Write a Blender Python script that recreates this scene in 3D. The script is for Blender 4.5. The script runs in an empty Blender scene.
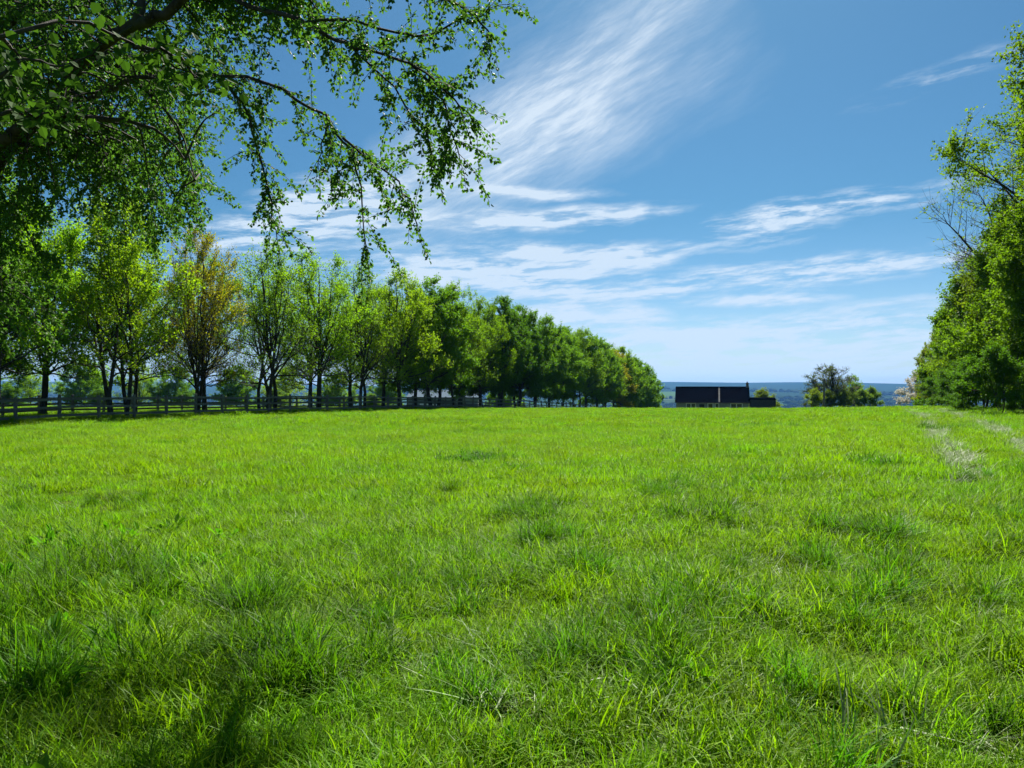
import bpy, math, random
import numpy as np
from math import radians, sin, cos, pi, tan, atan2, sqrt, exp

S = bpy.context.scene
COL = S.collection
F = 759.0          # focal length in pixels of the 1024 px wide frame
HOR = 388.0        # eye level row
EYE = 1.6
SUN_AZ, SUN_EL = radians(12), radians(47)     # azimuth from +Y, positive to the right

# ------------------------------------------------------------------ camera
cam = bpy.data.cameras.new('camera'); cam_o = bpy.data.objects.new('camera', cam); COL.objects.link(cam_o)
cam_o.location = (0, 0, EYE); cam_o.rotation_euler = (radians(90), 0, 0)
cam.sensor_width = 36; cam.lens = 36*F/1024; cam.shift_y = (HOR-384)/1024
cam.clip_start = .05; cam.clip_end = 60000
S.camera = cam_o

# ------------------------------------------------------------------ view / light
S.view_settings.view_transform = 'Standard'; S.view_settings.look = 'None'
S.view_settings.exposure = 1.58; S.view_settings.gamma = 1
S.render.engine = 'CYCLES'
S.cycles.use_denoising = True
S.cycles.max_bounces = 8; S.cycles.diffuse_bounces = 3; S.cycles.transmission_bounces = 4; S.cycles.volume_bounces = 1
S.cycles.transparent_max_bounces = 8; S.cycles.sample_clamp_indirect = 6

sun = bpy.data.lights.new('sun', 'SUN'); sun.energy = 5.0; sun.angle = radians(.53); sun.color = (1, .95, .86)
sun_o = bpy.data.objects.new('sun', sun); COL.objects.link(sun_o)
sun_o.rotation_euler = (pi/2-SUN_EL, 0, -SUN_AZ+pi)   # light comes from azimuth SUN_AZ
sun_o.location = (-50, 80, 90)


class NT:
    """small helper for node trees"""
    def __init__(s, tree): s.t = tree; s.t.nodes.clear()
    def n(s, kind, **kw):
        nd = s.t.nodes.new(kind)
        for k, v in kw.items(): setattr(nd, k, v)
        return nd
    def l(s, a, b): s.t.links.new(a, b)
    def put(s, sock, v):
        if hasattr(v, 'is_output'): s.l(v, sock)
        elif v is not None: sock.default_value = v
    def m(s, op, a, b=None, c=None, clamp=False):
        nd = s.n('ShaderNodeMath', operation=op, use_clamp=clamp)
        for i, v in enumerate((a, b, c)): s.put(nd.inputs[i], v) if v is not None else None
        return nd.outputs[0]
    def vm(s, op, a, b=None):
        nd = s.n('ShaderNodeVectorMath', operation=op)
        s.put(nd.inputs[0], a)
        if b is not None: s.put(nd.inputs[1], b)
        return nd.outputs[0]
    def mix(s, f, a, b, blend='MIX'):
        nd = s.n('ShaderNodeMix', data_type='RGBA', blend_type=blend)
        s.put(nd.inputs[0], f); s.put(nd.inputs[6], a); s.put(nd.inputs[7], b)
        return nd.outputs[2]
    def noise(s, vec, scale, detail=4, rough=.5, dist=0., out=0):
        nd = s.n('ShaderNodeTexNoise'); nd.inputs['Scale'].default_value = scale
        nd.inputs['Detail'].default_value = detail; nd.inputs['Roughness'].default_value = rough
        nd.inputs['Distortion'].default_value = dist
        if vec is not None: s.l(vec, nd.inputs['Vector'])
        return nd.outputs[out]
    def rng(s, v, a, b, c=0., d=1., smooth=True):
        nd = s.n('ShaderNodeMapRange', interpolation_type='SMOOTHSTEP' if smooth else 'LINEAR')
        s.put(nd.inputs[0], v)
        for i, x in enumerate((a, b, c, d)): s.put(nd.inputs[i+1], x)
        return nd.outputs[0]
    def mapping(s, vec, loc=(0,0,0), rot=(0,0,0), scale=(1,1,1), kind='TEXTURE'):
        nd = s.n('ShaderNodeMapping', vector_type=kind)
        s.l(vec, nd.inputs[0]); nd.inputs[1].default_value = loc; nd.inputs[2].default_value = rot; nd.inputs[3].default_value = scale
        return nd.outputs[0]


def c4(c): return (c[0], c[1], c[2], 1)

# ------------------------------------------------------------------ sky with cirrus
W = bpy.data.worlds.new('World'); S.world = W; W.use_nodes = True
t = NT(W.node_tree)
sky = t.n('ShaderNodeTexSky', sky_type='NISHITA', sun_disc=False)
sky.sun_elevation = SUN_EL; sky.sun_rotation = SUN_AZ
sky.altitude = 100; sky.air_density = 1.0; sky.dust_density = .6; sky.ozone_density = 2.2
gen = t.n('ShaderNodeTexCoord').outputs['Generated']
sx = t.n('ShaderNodeSeparateXYZ'); t.l(gen, sx.inputs[0])
az = t.m('ARCTAN2', sx.outputs[0], sx.outputs[1])
hyp = t.m('SQRT', t.m('ADD', t.m('MULTIPLY', sx.outputs[0], sx.outputs[0]), t.m('MULTIPLY', sx.outputs[1], sx.outputs[1])))
el = t.m('ARCTAN2', sx.outputs[2], hyp)
cv = t.n('ShaderNodeCombineXYZ'); t.l(az, cv.inputs[0]); t.l(el, cv.inputs[1])
uv = cv.outputs[0]
wn = t.n('ShaderNodeTexNoise'); wn.inputs['Scale'].default_value = 9; wn.inputs['Detail'].default_value = 4
t.l(uv, wn.inputs['Vector'])
warp = t.vm('MULTIPLY', t.vm('SUBTRACT', wn.outputs['Color'], (.5, .5, .5)), (.10, .03, 0))
warp2 = t.vm('MULTIPLY', t.vm('SUBTRACT', wn.outputs['Color'], (.5, .5, .5)), (.03, .012, 0))
uvs = t.vm('ADD', uv, warp2)
uvw = t.vm('ADD', uv, warp)

def dirpx(px, py):
    a = math.atan((px-512)/F); return a, math.atan((HOR-py)/F*cos(a))

def blob(px, py, lx, ly, ang, w, src=None):
    a, e = dirpx(px, py)
    mp = t.mapping(src or uvw, (a, e, 0), (0, 0, radians(ang)), (lx/F, ly/F, 1))
    g = t.n('ShaderNodeTexGradient', gradient_type='SPHERICAL'); t.l(mp, g.inputs[0])
    return t.m('MULTIPLY', t.m('POWER', g.outputs[1], 1.3), w)

def total(lst):
    s = lst[0]
    for x in lst[1:]: s = t.m('ADD', s, x)
    return s

cirrus = total([blob(565, 95, 330, 105, 38, .62), blob(470, 160, 200, 75, 25, .85), blob(640, 30, 210, 60, 30, .4),
                blob(590, 120, 230, 70, 14, .5)])
flats = total([blob(*b) for b in [
    (340, 206, 110, 42, 8, 2.0), (262, 236, 100, 30, 5, 1.4), (420, 262, 180, 30, 0, .8), (480, 278, 130, 20, 0, 1.4),
    (510, 222, 130, 15, 0, .9), (610, 212, 100, 13, 3, .75), (600, 262, 150, 22, 6, 1.1), (545, 250, 110, 14, 0, .8), (585, 316, 95, 18, 0, 1.2),
    (530, 194, 120, 10, 0, .6), (550, 295, 170, 14, 0, .7), (650, 293, 110, 9, 4, .5),
    (842, 205, 150, 17, 6, .95), (765, 228, 85, 26, 6, .9), (715, 276, 190, 15, 4, .8), (850, 272, 210, 18, 7, 1.15), (775, 302, 80, 8, 0, .9),
    (676, 342, 70, 12, 0, 1.6), (800, 330, 330, 26, 1, .95), (760, 354, 460, 34, 0, 1.1), (850, 368, 460, 24, 0, 1.0), (560, 352, 300, 25, 0, .5), (960, 70, 120, 14, 10, .4)]])
st1 = t.noise(t.mapping(uvs, (0, 0, 0), (0, 0, radians(22)), (.10, .016, 1)), 1.0, 7, .62, .0)
st1b = t.noise(t.mapping(uvs, (0, 0, 0), (0, 0, radians(38)), (.20, .05, 1)), 1.0, 6, .6, .2)
st2 = t.noise(t.mapping(uvs, (0, 0, 0), (0, 0, radians(3)), (.075, .0125, 1)), 1.0, 7, .62, .0)
st3 = t.noise(t.mapping(uvs, (0, 0, 0), (0, 0, radians(8)), (.022, .0045, 1)), 1.0, 5, .65)
st4 = t.noise(t.mapping(uvs, (0, 0, 0), (0, 0, radians(30)), (.035, .0045, 1)), 1.0, 5, .7)
ci = t.m('MULTIPLY', t.m('MULTIPLY', cirrus, t.rng(st4, .3, .7, .82, 1.12)), t.m('MULTIPLY', t.rng(st1, .28, .75, .5, 1.08), t.rng(st1b, .3, .7, .5, 1.1)))
puffs = total([blob(*b) for b in [(676, 342, 66, 10, 0, 1.7), (585, 316, 92, 15, 0, 1.6), (605, 262, 110, 17, 6, 1.3), (470, 279, 110, 15, 0, 1.4), (548, 252, 80, 10, 0, 1.),
    (505, 222, 105, 11, 0, 1.), (622, 212, 75, 9, 3, .9), (575, 208, 60, 7, 3, .8), (775, 302, 75, 7, 0, 1.1), (530, 194, 80, 8, 0, .8), (640, 294, 70, 8, 4, .8), (560, 294, 90, 9, 0, .9), (720, 330, 130, 9, 1, .9), (900, 305, 90, 8, 2, .7), (690, 376, 200, 9, 0, 1.)]])
pf = t.m('MULTIPLY', puffs, t.rng(st2, .3, .6, .35, 1.25))
fl = t.m('MULTIPLY', flats, t.m('MULTIPLY', t.rng(st2, .38, .64, .06, 1.35), t.rng(st3, .3, .68, .55, 1.25)))
back = t.m('MULTIPLY', t.rng(st1b, .55, .8, 0, .35), t.rng(el, .45, .7))       # thin cloud overhead
dens = t.m('MULTIPLY', t.rng(t.m('ADD', t.m('ADD', t.m('ADD', ci, fl), pf), back), .03, .95, 0, .9, False), t.rng(el, 0., .02), clamp=True)
tint = t.mix(1.0, sky.outputs[0], t.mix(t.rng(el, -.02, .24), (.46, .58, .73, 1), (.205, .41, .51, 1)), 'MULTIPLY')
cloudcol = t.mix(t.rng(el, .0, .35), (4.4, 5.4, 6.5, 1), (5.0, 5.8, 6.6, 1))
skyc = t.mix(dens, tint, cloudcol)
bg = t.n('ShaderNodeBackground'); t.l(skyc, bg.inputs[0]); bg.inputs[1].default_value = .05
wo = t.n('ShaderNodeOutputWorld'); t.l(bg.outputs[0], wo.inputs[0])

# ------------------------------------------------------------------ terrain height
def smooth(a, b, x):
    u = np.clip((x-a)/(b-a), 0, 1); return u*u*(3-2*u)

_wr = np.random.default_rng(11)
_waves = [(_wr.uniform(.4, 1.0)*_wr.choice([-1, 1]), _wr.uniform(.4, 1.0), _wr.uniform(0, 6.28)) for _ in range(6)]

def H(x, y):
    x = np.asarray(x, float); y = np.asarray(y, float)
    a = np.clip(y-40, 0, None)
    z = -.0004*np.minimum(a, 131)**2 - np.clip(y-171, 0, None)*.105
    zv = -58 + 6*np.sin(x/700+1)+5*np.sin(y/500+x/900)
    z = np.where(z < zv, zv+(z-zv)*0, z)
    near = np.exp(-np.maximum(0, np.hypot(x, y)-120)/120)
    z = z + 0.36*np.clip((112-y)/74, 0, 1.25)*smooth(-17, 1, x-(7+.46*y))*smooth(-10, 12, y)*near
    # gentle bumps of the field
    bump = 0
    for i, (kx, ky, ph) in enumerate(_waves):
        bump = bump + np.sin(x*kx*.9+y*ky*.7+ph)*.013
    bump = bump + .05*np.sin(x*.13+.6)*np.sin(y*.11+1.)
    z = z + bump*np.clip(np.hypot(x, y)/4, .2, 1)*near
    # far hills
    r = np.hypot(x, y)
    ridge = (100+9*np.sin(x/900+.5)+6*np.sin(x/410+2.)+3*np.sin(x/170))
    up = smooth(2600, 6800, r)
    mid = 16*np.exp(-((r-3600-300*np.sin(x/600))/500)**2)*(1+.5*np.sin(x/480+1))
    z = np.where(r > 1000, z + up*ridge+mid, z)
    return z

def hz(x, y): return float(H(x, y))
def at(px, py, Y): return np.array(((px-512)/F*Y, Y, EYE+(HOR-py)/F*Y))

# ------------------------------------------------------------------ mesh helpers
class MB:
    def __init__(s): s.v = []; s.f = []; s.mi = []; s.at = []; s.sm = []; s.n = 0
    def add(s, v, f, mi=0, a=0., smooth=False):
        v = np.asarray(v, np.float32).reshape(-1, 3); f = np.asarray(f, np.int32).reshape(-1, 4)
        s.v.append(v); s.f.append(f+s.n); s.n += len(v)
        s.mi.append(np.full(len(f), mi, np.int32)); s.sm.append(np.full(len(f), smooth, bool))
        s.at.append(np.broadcast_to(np.asarray(a, np.float32), (len(f),)).copy())
        return s
    def mesh(s, name, mats):
        me = bpy.data.meshes.new(name)
        v = np.concatenate(s.v); f = np.concatenate(s.f)
        me.vertices.add(len(v)); me.vertices.foreach_set('co', v.ravel())
        me.loops.add(f.size); me.loops.foreach_set('vertex_index', f.ravel())
        me.polygons.add(len(f)); me.polygons.foreach_set('loop_start', np.arange(0, f.size, 4, dtype=np.int32))
        me.polygons.foreach_set('material_index', np.concatenate(s.mi))
        me.polygons.foreach_set('use_smooth', np.concatenate(s.sm))
        at_ = me.attributes.new('shade', 'FLOAT', 'FACE'); at_.data.foreach_set('value', np.concatenate(s.at))
        for m in (mats if isinstance(mats, (list, tuple)) else [mats]): me.materials.append(m)
        me.update(calc_edges=True); me.validate()
        return me
    def build(s, name, mats, parent=None):
        return link(name, s.mesh(name, mats), parent)
    # shapes
    def box(s, cx, cy, cz, sx, sy, sz, rz=0., mi=0, taper=1., a=0.):
        x, y, z = sx/2, sy/2, sz/2
        p = np.array([(-x,-y,-z),(x,-y,-z),(x,y,-z),(-x,y,-z),(-x*taper,-y*taper,z),(x*taper,-y*taper,z),(x*taper,y*taper,z),(-x*taper,y*taper,z)])
        R = np.array([[cos(rz),-sin(rz),0],[sin(rz),cos(rz),0],[0,0,1]])
        p = p@R.T+(cx, cy, cz)
        return s.add(p, [(3,2,1,0),(4,5,6,7),(0,1,5,4),(1,2,6,5),(2,3,7,6),(3,0,4,7)], mi, a)
    def prism(s, prof, y0, y1, mi=0, a=0.):
        """profile of 4 points (x,z) extruded along y"""
        p = [(x, y0, z) for x, z in prof]+[(x, y1, z) for x, z in prof]
        return s.add(p, [(0,1,2,3),(7,6,5,4),(0,4,5,1),(1,5,6,2),(2,6,7,3),(3,7,4,0)], mi, a)
    def tube(s, pts, rad, sides=5, mi=0, a=0., cap=False):
        pts = np.asarray(pts, float); n = len(pts)
        rad = np.broadcast_to(np.asarray(rad, float), (n,))
        tg = np.gradient(pts, axis=0); tg /= np.linalg.norm(tg, axis=1, keepdims=True)+1e-9
        ref = np.array((1., 0, 0)) if abs(tg[0][2]) > .7 else np.array((0, 0, 1.))
        u = np.cross(tg, ref); u /= np.linalg.norm(u, axis=1, keepdims=True)+1e-9
        w = np.cross(tg, u)
        ang = np.arange(sides)*2*pi/sides
        ring = pts[:, None]+rad[:, None, None]*(np.cos(ang)[None, :, None]*u[:, None]+np.sin(ang)[None, :, None]*w[:, None])
        i = np.arange(n-1)[:, None]*sides; j = np.arange(sides)[None]; k = (j+1) % sides
        f = np.stack([i+j, i+k, i+sides+k, i+sides+j], -1).reshape(-1, 4)
        s.add(ring.reshape(-1, 3), f, mi, a, True)
        if cap and sides == 6:
            b = (n-1)*sides
            s.add(ring[-1], [(0,1,2,3),(0,3,4,5)], mi, a)
        return s
    def leaves(s, P, A, N, L, Wd, a, mi=0, fold=.12, fine=False):
        """leaf blades: base P, axis A, face normal N, length L, width Wd"""
        A = A/(np.linalg.norm(A, axis=1, keepdims=True)+1e-9)
        B = np.cross(A, N); B /= np.linalg.norm(B, axis=1, keepdims=True)+1e-9
        N = np.cross(B, A); n = len(P)
        L = np.broadcast_to(L, (n,))[:, None]; Wd = np.broadcast_to(Wd, (n,))[:, None]
        up = N*L*fold
        if fine:
            v = np.stack([P, P+A*L*.28+B*Wd*.46+up*.9, P+A*L*.66+B*Wd*.4+up*.7, P+A*L-up*.6, P+A*L*.66-B*Wd*.4+up*.7, P+A*L*.28-B*Wd*.46+up*.9], 1)
            o = np.arange(n)[:, None]*6
            f = np.concatenate([o+np.array([[0, 1, 2, 3]]), o+np.array([[0, 3, 4, 5]])])
            s.add(v.reshape(-1, 3), f, mi, np.concatenate([a, a]))
        else:
            v = np.stack([P, P+A*L*.45+B*Wd*.5+up, P+A*L, P+A*L*.45-B*Wd*.5+up], 1)
            s.add(v.reshape(-1, 3), np.arange(4*n).reshape(-1, 4), mi, a)
        return s

def link(name, data, parent=None):
    o = bpy.data.objects.new(name, data); COL.objects.link(o)
    if parent is not None: o.parent = parent
    return o
def tag(o, label, cat, group=None, kind=None):
    if label: o['label'] = label
    if cat: o['category'] = cat
    if group: o['group'] = group
    if kind: o['kind'] = kind
    return o
def empty(name, loc, rz=0.):
    o = bpy.data.objects.new(name, None); COL.objects.link(o); o.location = loc; o.rotation_euler = (0, 0, rz); o.empty_display_size = .3
    return o
def rv(rng, n): v = rng.normal(size=(n, 3)); return v/(np.linalg.norm(v, axis=1, keepdims=True)+1e-9)
def bez(p0, p1, p2, p3, n):
    u = np.linspace(0, 1, n)[:, None]
    return (1-u)**3*p0+3*(1-u)**2*u*p1+3*(1-u)*u*u*p2+u**3*p3

# ------------------------------------------------------------------ materials
def new_mat(name):
    m = bpy.data.materials.new(name); m.use_nodes = True
    return m, NT(m.node_tree)
def finish(t, shader, m):
    o = t.n('ShaderNodeOutputMaterial'); t.l(shader, o.inputs[0]); return m
def principled(t, col, rough=.6, spec=.3, normal=None):
    p = t.n('ShaderNodeBsdfPrincipled'); t.put(p.inputs['Base Color'], col); t.put(p.inputs['Roughness'], rough)
    p.inputs['Specular IOR Level'].default_value = spec
    if normal is not None: t.l(normal, p.inputs['Normal'])
    return p
def bumpn(t, h, strength=.4, dist=.02):
    b = t.n('ShaderNodeBump'); b.inputs['Strength'].default_value = strength; b.inputs['Distance'].default_value = dist; t.l(h, b.inputs['Height'])
    return b.outputs[0]

def leaf_mat(name, dark, light, trans=.45, tcol=(1.25, 1.2, .55), rough=.6, spec=.07, use_obj=True):
    m, t = new_mat(name)
    a = t.n('ShaderNodeAttribute', attribute_name='shade')
    col = t.mix(a.outputs['Fac'], c4(dark), c4(light))
    if use_obj:
        oi = t.n('ShaderNodeObjectInfo'); col = t.mix(1., col, oi.outputs['Color'], 'MULTIPLY')
    p = principled(t, col, rough, spec)
    tr = t.n('ShaderNodeBsdfTranslucent'); t.l(t.mix(1., col, c4(tcol), 'MULTIPLY'), tr.inputs[0])
    mx = t.n('ShaderNodeMixShader'); mx.inputs[0].default_value = trans
    t.l(p.outputs[0], mx.inputs[1]); t.l(tr.outputs[0], mx.inputs[2])
    return finish(t, mx.outputs[0], m)

def bark_mat(name, c1, c2, scale=14.):
    m, t = new_mat(name)
    co = t.n('ShaderNodeTexCoord').outputs['Object']
    n = t.noise(t.mapping(co, scale=(1, 1, 4)), scale, 6, .65)
    col = t.mix(t.rng(n, .35, .65), c4(c1), c4(c2))
    g = t.noise(co, 1.7, 3)
    col = t.mix(t.rng(g, .5, .7, 0, .6), col, (.05, .06, .035, 1))
    return finish(t, principled(t, col, .85, .15, bumpn(t, n, .6, .02)).outputs[0], m)

M = {}
M['leaf'] = leaf_mat('leaf_green', (.042, .096, .010), (.10, .185, .014), .5, (1.35, 1.3, .42))
M['leaf_near'] = leaf_mat('leaf_near', (.038, .094, .018), (.078, .162, .026), .54, (1.2, 1.35, .55), .55, .12)
M['leaf_big'] = leaf_mat('leaf_broad', (.03, .075, .012), (.055, .12, .016), .42, (1.1, 1.2, .5), .75, .05)
M['blossom'] = leaf_mat('blossom', (.42, .40, .34), (.62, .60, .55), .3, (1, 1, .9), .7, .1, False)
M['bark'] = bark_mat('bark_dark', (.018, .016, .013), (.06, .052, .042))
M['bark_pale'] = bark_mat('bark_pale', (.05, .045, .038), (.12, .11, .09))
M['twig'] = bark_mat('twig_bark', (.035, .026, .018), (.075, .06, .045))

def grass_mat(name, c_a, c_b, patch_a, patch_b, trans=.5, rough=.5, spec=.09, tcol=(1.15, 1.2, .35)):
    m, t = new_mat(name)
    a = t.n('ShaderNodeAttribute', attribute_name='shade')
    oi = t.n('ShaderNodeObjectInfo')
    geo = t.n('ShaderNodeNewGeometry')
    col = t.mix(a.outputs['Fac'], c4(c_a), c4(c_b))
    pn = t.noise(geo.outputs['Position'], .16, 4, .6)
    pm = t.mix(t.rng(pn, .36, .66), c4(patch_a), c4(patch_b))
    col = t.mix(1., col, pm, 'MULTIPLY')
    hv = t.n('ShaderNodeHueSaturation'); t.l(col, hv.inputs['Color'])
    t.l(t.m('ADD', t.m('MULTIPLY', oi.outputs['Random'], .025), .487), hv.inputs['Hue'])
    t.l(t.m('ADD', t.m('MULTIPLY', oi.outputs['Random'], .4), .8), hv.inputs['Value'])
    p = principled(t, hv.outputs[0], rough, spec)
    tr = t.n('ShaderNodeBsdfTranslucent'); t.l(t.mix(1., hv.outputs[0], c4(tcol), 'MULTIPLY'), tr.inputs[0])
    mx = t.n('ShaderNodeMixShader'); mx.inputs[0].default_value = trans
    t.l(p.outputs[0], mx.inputs[1]); t.l(tr.outputs[0], mx.inputs[2])
    return finish(t, mx.outputs[0], m)
GA, GB = (.086, .192, .005), (.192, .338, .007)
PA, PB = (.85, .93, 1.0), (1.12, 1.05, .9)
M['grass'] = grass_mat('grass_blade', GA, GB, PA, PB)
M['tuft'] = grass_mat('grass_tuft', (.034, .105, .006), (.09, .215, .008), PA, PB)  # bluer tuft green, darkened further to stand in for shade between blades
M['flat'] = grass_mat('grass_flattened', (.13, .21, .07), (.23, .31, .13), (1, 1, 1), (1, 1, 1), .25, .55, .2, (1.05, 1.05, .7))  # pale dry green, lightened in place of sky sheen on laid blades
M['weed'] = grass_mat('weed_leaf', (.06, .18, .008), (.12, .27, .012), PA, PB, .45, .6, .12)

# ground: grass near, patchwork of fields far away
m, t = new_mat('ground_soil_and_fields')
pos = t.n('ShaderNodeNewGeometry').outputs['Position']
n1 = t.noise(pos, .16, 4, .6); n2 = t.noise(pos, 3.5, 5, .7); n3 = t.noise(pos, 22, 3, .7)
g = t.mix(t.rng(n1, .36, .66), (.085, .165, .010, 1), (.115, .18, .010, 1))
g = t.mix(t.rng(n2, .3, .7), g, (.075, .15, .01, 1))
g = t.mix(t.rng(n3, .45, .75, 0, .5), g, (.15, .24, .02, 1))
g = t.mix(t.rng(t.noise(pos, 60, 3, .7), .36, .5, 0, .85), g, (.03, .032, .014, 1))  # dark thatch and soil flecks, doubling as painted shade in the gaps
vp = t.mapping(pos, rot=(0, 0, .5), scale=(420, 260, 1e6))
vo = t.n('ShaderNodeTexVoronoi', voronoi_dimensions='2D', feature='F1'); vo.inputs['Scale'].default_value = 1; vo.inputs['Randomness'].default_value = .8; t.l(vp, vo.inputs['Vector'])
sc = t.n('ShaderNodeSeparateColor'); t.l(vo.outputs['Color'], sc.inputs[0])
rp = t.n('ShaderNodeValToRGB'); t.l(sc.outputs[0], rp.inputs[0])
rp.color_ramp.interpolation = 'CONSTANT'
for i, (p_, c_) in enumerate([(0, (.05, .11, .02)), (.25, (.035, .075, .02)), (.45, (.09, .17, .03)), (.6, (.06, .10, .035)), (.75, (.11, .15, .05)), (.88, (.14, .13, .08))]):
    e_ = rp.color_ramp.elements[i] if i < 2 else rp.color_ramp.elements.new(p_)
    e_.position = p_; e_.color = c4(tuple(.5*q for q in c_))
ve = t.n('ShaderNodeTexVoronoi', voronoi_dimensions='2D', feature='DISTANCE_TO_EDGE'); ve.inputs['Scale'].default_value = 1; ve.inputs['Randomness'].default_value = .8; t.l(vp, ve.inputs['Vector'])
far = t.mix(t.rng(ve.outputs['Distance'], .02, .05), (.012, .025, .012, 1), rp.outputs[0])
wd = t.noise(pos, .0022, 4, .6)
d0_ = t.n('ShaderNodeVectorMath', operation='LENGTH'); t.l(pos, d0_.inputs[0]); dist0 = d0_.outputs['Value']
far = t.mix(t.rng(t.m('ADD', wd, t.rng(dist0, 3000, 5200, 0, .5)), .49, .52), far, (.014, .03, .014, 1))
dist = t.n('ShaderNodeVectorMath', operation='LENGTH'); t.l(pos, dist.inputs[0])
gc = t.mix(t.rng(dist.outputs['Value'], 260, 420), g, far)
M['ground'] = finish(t, principled(t, gc, .95, .0, bumpn(t, n2, .5, .06)).outputs[0], m)

# ------------------------------------------------------------------ ground sheet
rad = [0.0]; st = .35
while rad[-1] < 9500:
    rad.append(rad[-1]+st); st = max(.35, rad[-1]*.045)
rad = np.array(rad[1:]); NA = 420
ang = np.arange(NA)*2*pi/NA
X = np.outer(rad, np.sin(ang)); Y = np.outer(rad, np.cos(ang)); Z = H(X, Y)
i = np.arange(len(rad)-1)[:, None]*NA; j = np.arange(NA)[None]; k = (j+1) % NA
b = MB(); b.add(np.stack([X, Y, Z], -1), np.stack([i+j, i+NA+j, i+NA+k, i+k], -1).reshape(-1, 4), 0, 0., True)
j = np.arange(0, NA, 2)[:, None]
b.add(np.concatenate([np.stack([X[0], Y[0], Z[0]], -1), [[0, 0, hz(0, 0)]]]), np.concatenate([(j) % NA, (j+1) % NA, (j+2) % NA, np.full_like(j, NA)], 1), 0, 0., True)
g_o = b.build('ground', M['ground']); tag(g_o, 'grass field falling away to a wide valley and low hills', 'ground', kind='structure')

# ------------------------------------------------------------------ haze
b = MB(); b.box(0, 0, 24.5, 20800, 20800, 187)
m, t = new_mat('haze_air')
pv = t.n('ShaderNodeVolumePrincipled'); pv.inputs['Color'].default_value = (.16, .42, 1, 1); pv.inputs['Density'].default_value = 6e-5
pv.inputs['Anisotropy'].default_value = .1
o_ = t.n('ShaderNodeOutputMaterial'); t.l(pv.outputs[0], o_.inputs['Volume'])
hzo = b.build('haze', m); tag(hzo, 'thin blue haze lying over the far valley', 'haze', kind='stuff')

# ------------------------------------------------------------------ grass
def clump(rng, n, rad, l0, l1, w, segs, lean, mat, flat=0.):
    b = MB()
    r = rad*np.sqrt(rng.random(n)); th = rng.random(n)*2*pi
    P = np.stack([r*np.cos(th), r*np.sin(th), np.full(n, -.02)], 1)
    L = rng.uniform(l0, l1, n)*np.where(rng.random(n) < .12, 1.35, 1.)
    az_ = rng.random(n)*2*pi; ln = np.abs(rng.normal(0, lean, n))+.08
    bend = rng.uniform(.3, 1.5, n)*(lean/.35)
    if flat: ln = rng.normal(1.12, .2, n); bend = rng.uniform(0, .5, n)
    D = np.stack([np.cos(az_), np.sin(az_), 0*az_], 1); B = np.stack([-np.sin(az_), np.cos(az_), 0*az_], 1)
    tw = rng.uniform(-.9, .9, n)
    wid = w*rng.uniform(.6, 1.3, n)
    pts = [P]; cur = P.copy()
    for s_ in range(segs):
        th_ = ln+bend*((s_+.5)/segs)**1.5
        cur = cur+(D*np.sin(th_)[:, None]+np.array([0, 0, 1.])*np.cos(th_)[:, None])*(L/segs)[:, None]
        pts.append(cur)
    rows = []
    for s_, p in enumerate(pts):
        u = s_/segs; ww = wid*(1-u**2.2)*.5+.0003
        side = B*np.cos(tw*u)[:, None]+D*np.sin(tw*u)[:, None]
        rows += [p-side*ww[:, None], p+side*ww[:, None]]
    v = np.stack(rows, 1); k = v.shape[1]
    o = np.arange(n)[:, None]*k
    sh = rng.random(n)
    for s_ in range(segs):
        b.add(v.reshape(-1, 3) if s_ == 0 else np.zeros((0, 3)), (o+np.array([[2*s_, 2*s_+1, 2*s_+3, 2*s_+2]])) - (0 if s_ == 0 else b.n), 0, sh)
    return b.mesh('grass_clump', mat)

def weed(rng, n, L, Wd):
    b = MB()
    az_ = rng.random(n)*2*pi; tilt = rng.uniform(.2, 1.1, n)
    A = np.stack([np.cos(az_)*np.cos(tilt), np.sin(az_)*np.cos(tilt), np.sin(tilt)], 1)
    P = np.stack([np.cos(az_)*.02, np.sin(az_)*.02, rng.uniform(.0, .1, n)], 1)
    N = np.cross(A, np.cross(np.array([[0, 0, 1.]]), A))+rv(rng, n)*.25
    b.leaves(P+A*.04, A, N, rng.uniform(.6, 1.1, n)*L, rng.uniform(.7, 1.1, n)*Wd, rng.random(n), fold=.1, fine=True)
    return b.mesh('weed_clump', M['weed'])

rg = np.random.default_rng(5)
VAR = []
near_ids, mid_ids, far_ids, tuft_ids, tuftf_ids, flat_ids, weed_ids = [], [], [], [], [], [], []
def addvar(lst, me):
    lst.append(len(VAR)); VAR.append(me)
for _ in range(6): addvar(near_ids, clump(rg, 84, .13, .085, .20, .0050, 4, .42, M['grass']))
for _ in range(5): addvar(mid_ids, clump(rg, 230, .30, .085, .17, .0064, 3, .34, M['grass']))
for _ in range(5): addvar(far_ids, clump(rg, 380, .75, .09, .17, .012, 2, .32, M['grass']))
for _ in range(3): addvar(tuft_ids, clump(rg, 150, .14, .24, .42, .007, 5, .42, M['tuft']))
for _ in range(3): addvar(tuftf_ids, clump(rg, 160, .32, .22, .36, .016, 3, .40, M['tuft']))
for _ in range(3): addvar(flat_ids, clump(rg, 70, .22, .12, .26, .0075, 3, .3, M['flat'], 1.))
for _ in range(3): addvar(weed_ids, weed(rg, 9, .13, .055))

vcol = bpy.data.collections.new('grass_kinds')
for i_, me in enumerate(VAR):
    vcol.objects.link(bpy.data.objects.new('grass_kind_%03d' % i_, me))

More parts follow.
